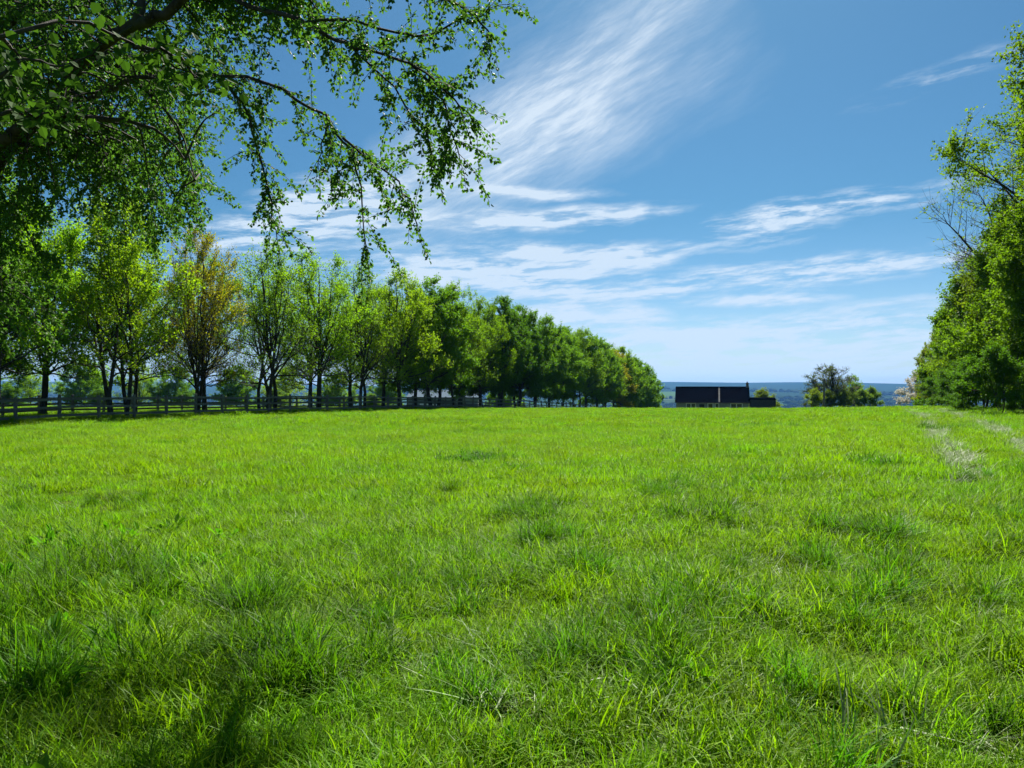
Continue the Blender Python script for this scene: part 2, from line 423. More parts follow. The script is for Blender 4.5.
def vnoise(x, y, s, seed):
    """cheap smooth value noise"""
    r_ = np.random.default_rng(seed); T = r_.random((64, 64))
    u, v = x/s, y/s; iu, iv = np.floor(u).astype(int), np.floor(v).astype(int); fu, fv = u-iu, v-iv
    fu = fu*fu*(3-2*fu); fv = fv*fv*(3-2*fv)
    g_ = lambda a, b_: T[a % 64, b_ % 64]
    return (g_(iu, iv)*(1-fu)+g_(iu+1, iv)*fu)*(1-fv)+(g_(iu, iv+1)*(1-fu)+g_(iu+1, iv+1)*fu)*fv

def track(x, y):
    """distance to the wheel tracks"""
    d = np.full(x.shape, 9.)
    for pts in [[(3.6, 5.2), (5.0, 7.7), (6.5, 10.8), (9.6, 16.9), (17.9, 32.8), (24, 46)], [(8.0, 10.8), (11.2, 16.9), (14.6, 23), (19.6, 32.8), (25.7, 46)]]:
        for (x0, y0), (x1, y1) in zip(pts, pts[1:]):
            u = np.clip(((x-x0)*(x1-x0)+(y-y0)*(y1-y0))/((x1-x0)**2+(y1-y0)**2), 0, 1)
            d = np.minimum(d, np.hypot(x-x0-u*(x1-x0), y-y0-u*(y1-y0)))
    dl = np.full(x.shape, 9.)
    for pts in [[(-9.5, 13.2), (-8.2, 12.2), (-4.1, 8.6), (-1.5, 6.7)], [(-8, 9.4), (-4.7, 7.0), (-2.6, 5.6)]]:
        for (x0, y0), (x1, y1) in zip(pts, pts[1:]):
            u = np.clip(((x-x0)*(x1-x0)+(y-y0)*(y1-y0))/((x1-x0)**2+(y1-y0)**2), 0, 1)
            dl = np.minimum(dl, np.hypot(x-x0-u*(x1-x0), y-y0-u*(y1-y0)))
    return d, dl

def wedge(y0, y1, dens, slack=1.5):
    n = int((y1*y1-y0*y0)*.70*dens)
    y = np.sqrt(rg.uniform(y0*y0, y1*y1, n)); x = rg.uniform(-1, 1, n)*(y*.70+slack)
    return x, y
PX, PY, PI_, PS, PT = [], [], [], [], []
def place(x, y, ids, s, tilt=.12):
    n = len(x)
    PX.append(x); PY.append(y); PI_.append(np.asarray(ids)[rg.integers(0, len(ids), n)]); PS.append(np.broadcast_to(s, (n,))); PT.append(np.full(n, tilt))
def hgt(x, y): return .48+.80*vnoise(x, y, .42, 1)**1.5+.25*vnoise(x, y, 1.2, 3)+.30*vnoise(x, y, 3.1, 2)
for y0, y1, dn, ids in ((1.9, 9.5, 112, near_ids), (8.5, 30, 19, mid_ids), (28, 112, 3.6, far_ids)):
    x, y = wedge(y0, y1, dn)
    d, dl = track(x, y)
    keep = (d > .2+.15*vnoise(x, y, .7, 9)) | (rg.random(len(x)) < .6) | (y < 9)
    keep &= (x < 6.2+.46*y+rg.normal(0, .5, len(x)))
    x, y, d, dl = x[keep], y[keep], d[keep], dl[keep]
    s = hgt(x, y)*rg.uniform(.8, 1.2, len(x))
    s = s*np.where((d < .4) & (y > 10), .5, 1)*np.where(dl < .35, .75, 1)
    if y0 > 20: s = s*np.clip(.85-(y-28)/110, .42, 1)
    place(x, y, ids, s)
# flattened pale blades on the tracks
for y0, y1, dn, sc_ in ((4, 14, 60, 1.), (14, 48, 20, 1.0)):
    x, y = wedge(y0, y1, dn); d, dl = track(x, y)
    k_ = (d < .3*vnoise(x, y, .6, 4)+.14) | ((dl < .25) & (rg.random(len(x)) < .25))
    k_ &= (vnoise(x, y, 2.2, 17) > .12) & (rg.random(len(x)) < smooth(8, 15, y))
    place(x[k_], y[k_], flat_ids, sc_*rg.uniform(.7, 1.1, k_.sum()), .15)
# a few flattened patches in the foreground
x, y = wedge(2, 9, 9); k_ = vnoise(x, y, .8, 21) > .66
place(x[k_], y[k_], flat_ids, rg.uniform(.6, 1.1, k_.sum()), .3)
# lusher, taller tufts; their dark green also paints in shaded hollows
x, y = wedge(2, 11, 9); k_ = vnoise(x, y, .95, 33)+.35*vnoise(x, y, 3., 34) > .90-.17*(y < 6.5)
place(x[k_], y[k_], tuft_ids, rg.uniform(.45, .8, k_.sum()))
x, y = wedge(10, 75, 1.6); k_ = vnoise(x, y, 1.9, 35)+.3*vnoise(x, y, 9., 36) > 1.06
k_ &= (x < 5+.46*y) 
place(x[k_], y[k_], tuftf_ids, rg.uniform(.4, .75, k_.sum()))
for (px, py, r_, n_) in [(245, 632, .28, 9), (525, 532, .45, 10), (553, 562, .3, 8), (595, 602, .35, 9), (475, 464, .7, 14), (764, 431, .8, 10), (680, 660, .5, 8), (880, 615, .5, 10),
                         (860, 570, .5, 9), (430, 620, .6, 8), (300, 700, .4, 10), (140, 590, .5, 8), (875, 485, .5, 8), (950, 440, .9, 8), (660, 520, .3, 5), (715, 545, .4, 7), (30, 620, .8, 24), (20, 585, .7, 18), (40, 700, .5, 12)]:  # those at the left edge are dark tufts standing in for tree shade
    y0 = EYE*F/(py-HOR); x0 = (px-512)/F*y0
    x = x0+rg.normal(0, r_*.5, n_); y = y0+rg.normal(0, r_*.5, n_)
    place(x, y, tuft_ids if y0 < 12 else tuftf_ids, rg.uniform(.65, 1.05, n_))
# broad leaved weeds among the blades
x, y = wedge(2, 8, 12); k_ = ((vnoise(x, y, .9, 41) > .8) & (rg.random(len(x)) < .5)) | (x < -.9-.25*y)
place(x[k_], y[k_], weed_ids, rg.uniform(.4, .85, k_.sum())*np.where(x[k_] < -1.2, 1.35, 1.), .25)
# long verge grass below the fence and under the hedge
for s0, dn in ((1, 9), (2, 7)):
    n = 1500
    y = rg.uniform(24, 130, n)
    x = (-33.6+.4*y+rg.normal(0, .7, n)) if s0 == 1 else (6.6+.46*y+rg.normal(0, .8, n))
    place(x, y, tuftf_ids if s0 == 1 else tuftf_ids+far_ids, rg.uniform(.4, .8, n))
# sward between and behind the two rows of trees
n = 14000
y = rg.uniform(24, 120, n); x = -34+.4*y-rg.random(n)**1.3*60
place(x, y, far_ids, rg.uniform(.8, 1.3, n))

PX, PY, PI_, PS, PT = map(np.concatenate, (PX, PY, PI_, PS, PT))
ok = np.hypot(PX, PY) > 1.3
PX, PY, PI_, PS, PT = PX[ok], PY[ok], PI_[ok], PS[ok], PT[ok]
me = bpy.data.meshes.new('grass'); n = len(PX)
me.vertices.add(n); me.vertices.foreach_set('co', np.stack([PX, PY, H(PX, PY)], 1).astype(np.float32).ravel())
a_ = me.attributes.new('rot', 'FLOAT_VECTOR', 'POINT'); a_.data.foreach_set('vector', np.stack([rg.normal(0, 1, n)*PT, rg.normal(0, 1, n)*PT, rg.random(n)*6.283], 1).astype(np.float32).ravel())
a_ = me.attributes.new('scl', 'FLOAT', 'POINT'); a_.data.foreach_set('value', PS.astype(np.float32))
a_ = me.attributes.new('kind', 'INT', 'POINT'); a_.data.foreach_set('value', PI_.astype(np.int32))
go = link('grass', me); tag(go, 'lush green grass of the field with darker tufts and broad weeds', 'grass', kind='stuff')
ng = bpy.data.node_groups.new('grass_scatter', 'GeometryNodeTree')
ng.interface.new_socket('Geometry', in_out='INPUT', socket_type='NodeSocketGeometry'); ng.interface.new_socket('Geometry', in_out='OUTPUT', socket_type='NodeSocketGeometry')
gi = ng.nodes.new('NodeGroupInput'); gout = ng.nodes.new('NodeGroupOutput')
ci_ = ng.nodes.new('GeometryNodeCollectionInfo'); ci_.inputs[0].default_value = vcol; ci_.inputs[1].default_value = True; ci_.inputs[2].default_value = True
iop = ng.nodes.new('GeometryNodeInstanceOnPoints'); iop.inputs['Pick Instance'].default_value = True
def na(nm, ty):
    x_ = ng.nodes.new('GeometryNodeInputNamedAttribute'); x_.data_type = ty; x_.inputs[0].default_value = nm; return x_.outputs[0]
ng.links.new(gi.outputs[0], iop.inputs['Points']); ng.links.new(ci_.outputs[0], iop.inputs['Instance'])
ng.links.new(na('kind', 'INT'), iop.inputs['Instance Index'])
e2r = ng.nodes.new('FunctionNodeEulerToRotation'); ng.links.new(na('rot', 'FLOAT_VECTOR'), e2r.inputs[0]); ng.links.new(e2r.outputs[0], iop.inputs['Rotation'])
ng.links.new(na('scl', 'FLOAT'), iop.inputs['Scale'])
ng.links.new(iop.outputs[0], gout.inputs[0])
md = go.modifiers.new('scatter', 'NODES'); md.node_group = ng

# ------------------------------------------------------------------ trees
def env_oval(t): return np.clip(np.sin(pi*np.clip(t*.93+.07, 0, 1)**.85), 0, 1)**.42
def env_top(t): return np.clip(np.sin(pi*np.clip(t*.97+.03, 0, 1)**1.5), 0, 1)**.7
def env_bush(t): return np.clip(1-np.clip(t, 0, 1)**2.2, 0, 1)**.6

def grow(seed, h=10., trunk_h=1.45, trunk_r=.17, n_limb=8, R=3.2, base=.10, env=env_oval, n_sub=12, sub=(.9, 2.0), n_twig=6, twig=.7,
         lpt=16, L=.12, Wd=.10, up=.55, droop=0., leafprob=None, limb_spread=.5, stems=1, fine_twigs=True, leaf_mi=0, fork=(.1, .5), twr=1.):
    """returns (trunk mesh builder, crown mesh builder)"""
    rng = np.random.default_rng(seed)
    tr, cr = MB(), MB()
    zb = base*h
    def R_at(z): return R*env(np.clip((z-zb)/(h-zb), 0, 1))
    stem_tops = []
    for s_ in range(stems):
        off = np.array([0, 0, 0.]) if stems == 1 else np.array([rng.normal(0, .25), rng.normal(0, .25), 0])
        top = off*1.4+np.array([rng.normal(0, .05), rng.normal(0, .05), trunk_h*rng.uniform(.9, 1.15)])
        pts = bez(off+np.array([0, 0, -.25]), off+np.array([rng.normal(0, .06), rng.normal(0, .06), trunk_h*.35]), top-np.array([0, 0, trunk_h*.3]), top, 7)
        rr = trunk_r/stems**.5*np.array([1.45, 1.12, 1, .96, .92, .9, .9])
        tr.tube(pts, rr, 8); stem_tops.append((pts, rr[-1]))
    leaders = []
    for i in range(stems):
        pts0, r0 = stem_tops[i]; th = 2*pi*i/stems+rng.uniform(-.5, .5); out = np.array([cos(th), sin(th), 0])
        zt = h*rng.uniform(.9, .96); ro = R_at(zt*.9)*(rng.uniform(0, .12) if stems == 1 else rng.uniform(.12, .3))
        st_ = pts0[-1]; end = np.array([ro*cos(th), ro*sin(th), zt]); ln = np.linalg.norm(end-st_)
        lp = bez(st_, st_+(out*(.05 if stems == 1 else .2)+np.array([0, 0, 1]))*ln*.3, end-np.array([0, 0, ln*.3])*1., end, 12)
        lp[3:-1] += rng.normal(0, .05, (8, 3)); leaders.append((lp, np.linspace(r0, .015, 12)))
    for i in range(n_limb):
        lead = i < stems
        L_, Lr = leaders[i % stems]
        th = 2*pi*i*.618+rng.uniform(-.4, .4); out = np.array([cos(th), sin(th), 0])
        if lead:
            lp, lr = L_, Lr; n_ = 12; tr.tube(lp, lr, 7)
        else:
            zt = h*(base+.05+(.93-base)*((i-stems+rng.random())/(n_limb-stems))**.8)
            ro = R_at(min(zt, h*.93))*rng.uniform(.55, 1.)*(1 if zt < .8*h else .7)
            z0 = trunk_h*.9+max(0, zt-trunk_h)*rng.uniform(*fork)
            a_ = int(np.clip(np.searchsorted(L_[:, 2], z0), 0, 10)); st_ = L_[a_]
            end = np.array([ro*cos(th), ro*sin(th), zt]); d = end-st_; ln = np.linalg.norm(d)
            p1 = st_+(out*limb_spread+np.array([0, 0, .7]))*ln*.3
            p2 = end-np.array([out[0]*.15, out[1]*.15, .8*up])*ln*.3+rng.normal(0, .12, 3)
            n_ = 9; lp = bez(st_, p1, p2, end, n_); lp[1:-1] += rng.normal(0, .04, (n_-2, 3))
            lr = np.linspace(min(Lr[a_]*.62, .02+.012*ln), .009, n_)
            tr.tube(lp, lr, 6)
        for j in range(n_sub):
            u = rng.uniform(.12, 1.)**.85
            f_ = u*(n_-1); a_ = min(int(f_), n_-2); p = lp[a_]*(1-(f_-a_))+lp[a_+1]*(f_-a_)
            tgt = lp[a_+1]-lp[a_]; tgt /= np.linalg.norm(tgt)+1e-9
            phi = rng.uniform(0, 2*pi)
            rad_ = np.array([cos(phi), sin(phi), 0]); oc = p*np.array([1, 1, 0]); oc /= np.linalg.norm(oc)+.3
            d = rad_*.9+oc*.55+tgt*.5+np.array([0, 0, up*rng.uniform(.1, 1.2)]); d /= np.linalg.norm(d)
            sl = rng.uniform(*sub)*(1.15-.55*u)
            e = p+d*sl
            lim = R_at(max(e[2], zb+.03*h)); q = np.hypot(e[0], e[1])
            if q > lim: e[:2] *= max(lim, .25)/q
            e[2] = np.clip(e[2], zb*.9, h*1.01)
            sp = bez(p, p+d*sl*.35, e-np.array([0, 0, (up-.25)*sl*.3]), e+np.array([0, 0, -droop*sl]), 5)
            sr = np.linspace(max(.012, lr[a_]*.42), .006, 5)
            tr.tube(sp, sr, 4)
            for k in range(n_twig):
                v_ = rng.uniform(.15, 1.); f2 = v_*4; a2 = min(int(f2), 3); tp = sp[a2]*(1-(f2-a2))+sp[a2+1]*(f2-a2)
                td = rv(rng, 1)[0]*.9+(sp[a2+1]-sp[a2])/(sl/4+1e-6)*.6+np.array([0, 0, up*.7-droop*1.2]); td /= np.linalg.norm(td)
                tl = twig*rng.uniform(.5, 1.2)
                tw_ = np.array([tp, tp+td*tl*.5+rng.normal(0, .03, 3), tp+td*tl+np.array([0, 0, (up*.1-droop*.4)*tl])])
                if fine_twigs: cr.tube(tw_, [.007*twr, .005*twr, .003*twr], 3, 1)
                zrel = (tp[2]-zb)/(h-zb)
                pr = 1. if leafprob is None else leafprob(zrel, rng)
                nl = int(lpt*pr*rng.uniform(.5, 1.4))
                if nl < 1: continue
                w_ = rng.uniform(.1, 1.08, nl)[:, None]
                P = tw_[0]*(1-w_)**2+2*tw_[1]*w_*(1-w_)+tw_[2]*w_**2+rng.normal(0, .07*twig+.03, (nl, 3))
                A = rv(rng, nl)+td*.5-np.array([0, 0, .35+droop]); N = rv(rng, nl)*.9+np.array([0, 0, .8])
                cr.leaves(P, A, N, rng.uniform(.7, 1.25, nl)*L, rng.uniform(.75, 1.2, nl)*Wd, np.clip(rng.normal(.5, .22, nl)+.15*(zrel-.5), 0, 1), leaf_mi)
    return tr, cr

KIND = {}
def kind(name, leaf='leaf', bark='bark', **kw):
    tr, cr = grow(**kw)
    KIND[name] = (tr.mesh('trunk', M[bark]), cr.mesh('crown', [M[leaf], M['twig'], M['blossom']]), kw.get('h', 10.))
def plant_tree(name, kd, x, y, hh, label, cat='tree', group=None, color=(1, 1, 1), rz=None, wide=1., sink=0.):
    tm, cm, h0 = KIND[kd]
    z = hz(x, y)-sink
    o = empty(name, (x, y, z), random.uniform(0, 6.28) if rz is None else rz)
    s_ = hh/h0; o.scale = (s_*wide, s_*wide, s_)
    tag(o, label, cat, group)
    tro = link('trunk', tm, o); cro = link('crown', cm, o); cro.color = (color[0], color[1], color[2], 1)
    return o
random.seed(4)

top_heavy = lambda z, r: .5+.85*np.clip((z-.15)/.5, 0, 1)
top_light = lambda z, r: (.25+.9*np.clip((z-.3)/.5, 0, 1))*r.choice([.3, 1., 1.5])
full = lambda z, r: 1.
kind('sparse_a', seed=21, lpt=14, n_limb=20, n_sub=11, R=3.5, leafprob=top_heavy, L=.11, Wd=.09, up=.7)
kind('sparse_b', seed=22, lpt=14, n_limb=20, n_sub=11, R=3.4, leafprob=top_light, L=.11, Wd=.09, up=.8, stems=2)
kind('bronze', seed=23, lpt=13, n_limb=26, n_sub=12, R=3.4, leafprob=top_light, L=.10, Wd=.08, up=.95, n_twig=8, limb_spread=.3, stems=3, fork=(0, .35), twr=1.4)
kind('medium_a', seed=24, lpt=18, n_limb=21, n_sub=12, R=3.6, leafprob=top_heavy, L=.115, Wd=.095, stems=2, up=.65)
kind('medium_b', seed=25, lpt=18, n_limb=21, n_sub=12, R=3.6, leafprob=top_heavy, L=.115, Wd=.095, up=.7)
kind('medium_c', seed=28, lpt=16, n_limb=22, n_sub=12, R=3.7, leafprob=top_heavy, L=.115, Wd=.095, up=.6, stems=3, trunk_h=1.3)
kind('dense_a', seed=26, lpt=36, n_limb=22, n_sub=12, R=3.6, base=.08, leafprob=full, L=.13, Wd=.11)
kind('dense_b', seed=27, lpt=36, n_limb=22, n_sub=12, R=3.5, base=.09, leafprob=full, L=.13, Wd=.11)
kind('dense_c', seed=29, lpt=34, n_limb=23, n_sub=12, R=3.7, base=.07, leafprob=full, L=.13, Wd=.11, stems=2)

YEL = (2.5, 2.2, .85); LIME = (2.0, 2.1, .95); BRZ = (2.9, 1.55, .65); GRN = (1.3, 1.5, .95); DRK = (.85, 1.1, .9); OLV = (1.75, 1.75, .9)
U = np.array((.3714, .9285)); PERP = np.array((-.9285, .3714))
ORD = 'first second third fourth fifth sixth seventh eighth ninth tenth eleventh twelfth thirteenth fourteenth fifteenth sixteenth seventeenth eighteenth nineteenth twentieth twenty-first twenty-second twenty-third twenty-fourth twenty-fifth twenty-sixth twenty-seventh twenty-eighth'.split()
LOOK = {'sparse_a': 'thin pale green', 'sparse_b': 'half-bare lime green', 'bronze': 'bronze-tinged twiggy', 'medium_a': 'mid green twin-stemmed', 'medium_b': 'mid green upright', 'medium_c': 'light green many-stemmed', 'dense_a': 'dark dense round-headed', 'dense_b': 'dark dense oval', 'dense_c': 'dark dense broad'}
front = [  # kind, height, tint
 ('medium_b', 10.6, LIME), ('medium_c', 10.6, YEL), ('bronze', 10.4, BRZ), ('sparse_b', 10.2, OLV), ('sparse_a', 10.6, LIME), ('sparse_b', 10.7, OLV), ('medium_b', 10.6, YEL), ('dense_a', 11.2, GRN),
 ('medium_a', 11.3, OLV), ('medium_b', 11.4, OLV), ('dense_b', 11.8, DRK), ('dense_a', 12.0, DRK), ('dense_c', 12.0, GRN), ('dense_a', 11.6, GRN), ('dense_b', 11.4, GRN), ('medium_c', 11.2, OLV), ('dense_a', 11.3, GRN),
 ('dense_c', 11.4, GRN), ('medium_a', 11.3, OLV), ('dense_a', 11.3, BRZ), ('dense_b', 11.4, OLV), ('dense_c', 11.4, GRN), ('dense_b', 11.5, GRN), ('dense_a', 11.3, GRN), ('dense_b', 11.2, GRN)]
for i_, (kd, hh, cl) in enumerate(front):
    k = i_-1; y = 37.9+5.2*k; x = -35+.4*y
    x += random.uniform(-.25, .25); y += random.uniform(-.3, .3)
    plant_tree('avenue_tree', kd, x, y, hh*random.uniform(.98, 1.07), '%s avenue tree, %s along the row beside the near fence' % (LOOK[kd], ORD[i_]), group='avenue trees in two rows along the fences', color=cl, wide=random.uniform(.88, 1.02))
backr = [('dense_b', 10.6, GRN), ('medium_b', 10.4, GRN), ('medium_a', 10.4, LIME), ('sparse_a', 10.2, OLV), ('sparse_b', 10.2, LIME), ('sparse_a', 10.3, OLV), ('sparse_a', 10.4, LIME), ('medium_b', 10.8, OLV),
         ('medium_a', 11.2, GRN), ('dense_a', 11.2, DRK), ('dense_b', 11.4, DRK), ('dense_a', 11.5, DRK), ('dense_b', 11.5, DRK), ('dense_a', 11.2, DRK)]
for i_, (kd, hh, cl) in enumerate(backr):
    k = i_-1; y = 37.9+5.2*k; x = -35+.4*y
    x, y = np.array((x, y))+PERP*5.0
    plant_tree('avenue_tree', kd, x, y, hh*random.uniform(.97, 1.03), '%s avenue tree, %s along the row beside the far fence' % (LOOK[kd], ORD[i_]), group='avenue trees in two rows along the fences', color=cl)

# ------------------------------------------------------------------ fences
def wood_mat(name, c1, c2):
    m, t = new_mat(name)
    co = t.n('ShaderNodeTexCoord').outputs['Object']
    n = t.noise(co, 9, 6, .7); n2_ = t.noise(co, .7, 3)
    col = t.mix(t.rng(n, .3, .7), c4(c1), c4(c2)); col = t.mix(t.rng(n2_, .45, .7, 0, .5), col, (.10, .11, .085, 1))
    return finish(t, principled(t, col, .8, .2, bumpn(t, n, .4, .01)).outputs[0], m)
M['fence'] = wood_mat('fence_wood', (.085, .08, .068), (.18, .168, .145))
def fence(off, y0, y1, height, label, rails):
    """post and rail fence parallel to the avenue, off metres from the front row (towards the field positive)"""
    base = np.array((-35+.4*y0, y0))-PERP*off; n_ = int((y1-y0)/1.857)
    o = empty('post_and_rail_fence', (base[0], base[1], hz(*base))); tag(o, label, 'fence', 'post and rail fences along the avenue')
    rz = atan2(U[1], U[0]); pos = []
    for i_ in range(n_+1):
        p = U*2.0*i_; z = hz(*(base+p))-hz(*base); pos.append((p[0], p[1], z))
        hh = height+random.uniform(-.02, .05)
        b = MB(); b.box(0, 0, hh/2-.1, .11, .11, hh+.2, rz); 
        b.box(0, 0, hh+.012, .11, .11, .022, rz, taper=.7)
        po = b.build('post', M['fence'], o); po.location = (p[0], p[1], z); po.rotation_euler = (random.gauss(0, .015), random.gauss(0, .015), 0)
    for zr in rails:
        b = MB(); nrm = -PERP
        prev = None
        for i_ in range(n_):
            a0, a1 = np.array(pos[i_]), np.array(pos[i_+1])
            offv = np.array((nrm[0], nrm[1], 0))*.078
            mid = (a0+a1)/2+offv+np.array([0, 0, zr+random.gauss(0, .006)])
            d = a1-a0; ln = np.linalg.norm(d); sl = d[2]/ln
            x_, z_, y_ = ln/2-.004, .055, .019
            p = np.array([(-x_,-y_,-z_),(x_,-y_,-z_),(x_,y_,-z_),(-x_,y_,-z_),(-x_,-y_,z_),(x_,-y_,z_),(x_,y_,z_),(-x_,y_,z_)])
            p[:, 2] += p[:, 0]*sl
            R_ = np.array([[cos(rz),-sin(rz),0],[sin(rz),cos(rz),0],[0,0,1]])
            b.add(p@R_.T+mid, [(3,2,1,0),(4,5,6,7),(0,1,5,4),(1,2,6,5),(2,3,7,6),(3,0,4,7)])
        b.build('rail', M['fence'], o)
    return o
fence(1.2, 25, 172, 1.18, 'weathered wooden post and rail fence between the field and the avenue trees', (.32, .68, 1.04))
fence(-6.6, 22, 120, 1.12, 'weathered wooden post and rail fence behind the avenue beside the far meadow', (.35, .68, .98))

# ------------------------------------------------------------------ hedgerow on the right
kind('ash', seed=41, h=20., env=env_top, trunk_h=4., trunk_r=.3, n_limb=24, R=7.0, base=.06, n_sub=18, sub=(1.4, 3.4), n_twig=9, twig=1.0, lpt=24, L=.15, Wd=.12, up=.35, leafprob=lambda z, r: r.choice([.2, .7, 1.5]))
kind('twiggy', env=env_top, seed=42, h=14., trunk_h=2.5, trunk_r=.22, n_limb=24, R=5.0, base=.04, n_sub=17, sub=(1.2, 2.8), n_twig=10, twig=.9, lpt=15, L=.13, Wd=.10, up=.45, leafprob=lambda z, r: (1.3 if z < .4 else .13)*r.choice([.4, 1.2]))
kind('hedge_a', seed=43, h=10., trunk_h=1.0, trunk_r=.16, n_limb=15, R=4.2, base=.02, env=env_bush, n_sub=15, sub=(.9, 2.2), n_twig=7, twig=.75, lpt=32, L=.14, Wd=.11, up=.4, stems=3)
kind('hedge_b', seed=44, h=10., trunk_h=.8, trunk_r=.16, n_limb=15, R=4.0, base=.02, env=env_bush, n_sub=15, sub=(.9, 2.2), n_twig=7, twig=.75, lpt=36, L=.13, Wd=.105, up=.35, stems=3)
kind('shrub', seed=45, h=4., trunk_h=.4, trunk_r=.07, n_limb=12, R=2.3, base=.01, env=env_bush, n_sub=11, sub=(.5, 1.2), n_twig=6, twig=.45, lpt=26, L=.10, Wd=.08, up=.35, stems=3)
kind('hawthorn', leaf='leaf', seed=46, h=4., trunk_h=.5, trunk_r=.08, n_limb=11, R=2.3, base=.03, env=env_bush, n_sub=10, sub=(.5, 1.2), n_twig=6, twig=.45, lpt=11, L=.13, Wd=.12, up=.4, stems=2, leaf_mi=2)
kind('bare', seed=47, h=8., trunk_h=1.2, trunk_r=.2, n_limb=22, R=3.6, base=.1, n_sub=12, sub=(.8, 1.8), n_twig=9, twig=.7, lpt=4, L=.12, Wd=.1, up=.5, twr=3.2, stems=2)
hg = 'trees and shrubs of the field-edge hedgerow'
def HX(y): return 4.3+.48*y
for kd, y, off, hh, cl, lb, cat, wd in [
    ('ash', 36, 7.6, 20.5, (1.6, 1.3, .8), 'tallest open-crowned hedgerow tree leaning out over the field edge', 'tree', 1.0),
    ('ash', 28.5, 8.0, 19, (1.6, 1.3, .8), 'tall open-crowned hedgerow tree mostly cut off by the right border', 'tree', 1.0),
    ('ash', 43, 8.5, 21, (1.4, 1.25, .8), 'tall leafy hedgerow tree behind and right of the tallest one', 'tree', 1.0),
    ('twiggy', 46, 6.2, 19, (1.8, 1.25, .8), 'twiggy half-bare hedgerow tree behind the tallest one', 'tree', 1.0),
    ('twiggy', 54, 5.6, 14.5, (1.8, 1.3, .8), 'smaller half-bare hedgerow tree between the twiggy tree and dense bushes', 'tree', .9),
    ('hedge_a', 37, 0, 9.6, (1.7, 1.45, .85), 'tall leafy hedge bush at the foot of the tallest tree', 'bush', .9),
    ('hedge_b', 44, 0, 11.2, (1.6, 1.4, .8), 'tall dense hedge bush below the twiggy tree', 'bush', .9),
    ('hedge_a', 52, 0, 11.6, (1.5, 1.35, .8), 'broad green hedge bush in the middle of the hedgerow', 'bush', .9),
    ('hedge_b', 61, 0, 11.5, (2.0, 1.55, .7), 'yellowish green hedge bush just past the middle of the hedgerow', 'bush', .9),
    ('hedge_a', 70, 0, 10.9, (1.6, 1.4, .9), 'rounded hedge bush third from the far end of the hedgerow', 'bush', .9),
    ('hedge_b', 79, 0, 10.2, (1.8, 1.35, .75), 'olive hedge bush second from the far end of the hedgerow', 'bush', .9),
    ('hedge_a', 88, 0, 8.6, (2.3, 1.4, .8), 'bronze-tinged hedge bush next to the white blossoming hawthorn', 'bush', .9),
    ('hawthorn', 97, -1.2, 4.9, (1, 1, 1), 'small hawthorn covered in white blossom at the hedgerow end', 'shrub', 1.0),
    ('shrub', 103, .6, 4.2, (1.3, 1.05, .8), 'low olive shrub past the blossoming hawthorn', 'shrub', 1.1),
    ('shrub', 34, -.6, 3.0, (1.0, 1.1, .85), 'low leafy shrub nearest the camera at the hedge foot', 'shrub', 1.0),
    ('shrub', 40, -.7, 2.6, (.95, 1.05, .9), 'low dark shrub at the hedge foot below the tallest tree', 'shrub', 1.1),
    ('shrub', 47.5, -.6, 3.0, (1.1, 1.1, .8), 'low pale shrub at the hedge foot below the twiggy tree', 'shrub', 1.1),
    ('shrub', 57, -.7, 2.8, (1.0, 1.1, .85), 'low round shrub at the hedge foot before the yellowish bush', 'shrub', 1.2),
    ('shrub', 66, -.7, 2.8, (1.1, 1.05, .8), 'low spreading shrub at the foot of the yellowish hedge bush', 'shrub', 1.2)]:
    x = HX(y)+off+{'bush': .40*hh*wd, 'shrub': .5*hh*wd, 'tree': 0}[cat]
    plant_tree({'tree': 'hedgerow_tree', 'bush': 'hedge_bush', 'shrub': 'hedge_shrub'}[cat], kd, x, y, hh, lb, cat, hg, (cl[0]*.85, cl[1]*1.0, cl[2]*1.1), wide=wd)

# ------------------------------------------------------------------ trees by the far field edge, pole
def xy(px, Y): return (px-512)/F*Y, Y
for kd, px, Y, hh, cl, lb, cat, wd in [
    ('bare', 831, 124, 366, (1, .85, .6), 'bare twiggy round-headed tree behind the wooden pole', 'tree', 1.4),
    ('medium_b', 854, 128, 377, (2.0, 1.9, 1.0), 'small fresh green tree leaning against the bare twiggy tree', 'tree', .9),
    ('shrub', 815, 118, 390, (2.2, 1.7, .7), 'yellow-green bush on the near side of the wooden pole', 'bush', 1.0),
    ('shrub', 829, 120, 391, (1.7, 1.4, .9), 'dull green bush under the bare twiggy tree', 'bush', 1.1),
    ('shrub', 843, 119, 391, (1.2, 1.1, .9), 'dark bush in the middle below the green tree', 'bush', 1.1),
    ('shrub', 861, 121, 390, (1.9, 1.7, 2.2), 'greyish bush right of the green tree', 'bush', 1.0),
    ('shrub', 872, 122, 388, (1.5, 1.4, 1.4), 'grey-green bush at the end of the small thicket', 'bush', .9),
    ('shrub', 764, 175, 391, (1.7, 1.3, .6), 'yellowish rounded bush behind the low dark annex', 'bush', 1.1)]:
    x, y = xy(px, Y); hh = EYE+(HOR-hh)/F*Y-hz(x, y)
    plant_tree('thicket_tree' if cat == 'tree' else 'thicket_bush', kd, x, y, hh, lb, cat, 'small thicket on the far field edge', cl, wide=wd)
x, y = xy(824, 112)
po = empty('wooden_pole', (x, y, hz(x, y))); tag(po, 'dark upright wooden pole in front of the small thicket', 'pole')
b = MB(); ph_ = EYE+9/F*112-hz(x, y); b.tube([(0, 0, -.3), (0, 0, 2), (.02, 0, ph_)], [.17, .155, .14], 6, cap=True); b.build('shaft', M['fence'], po)
b = MB(); b.box(0, 0, ph_+.03, .3, .3, .05, taper=.6); b.build('cap', M['fence'], po)

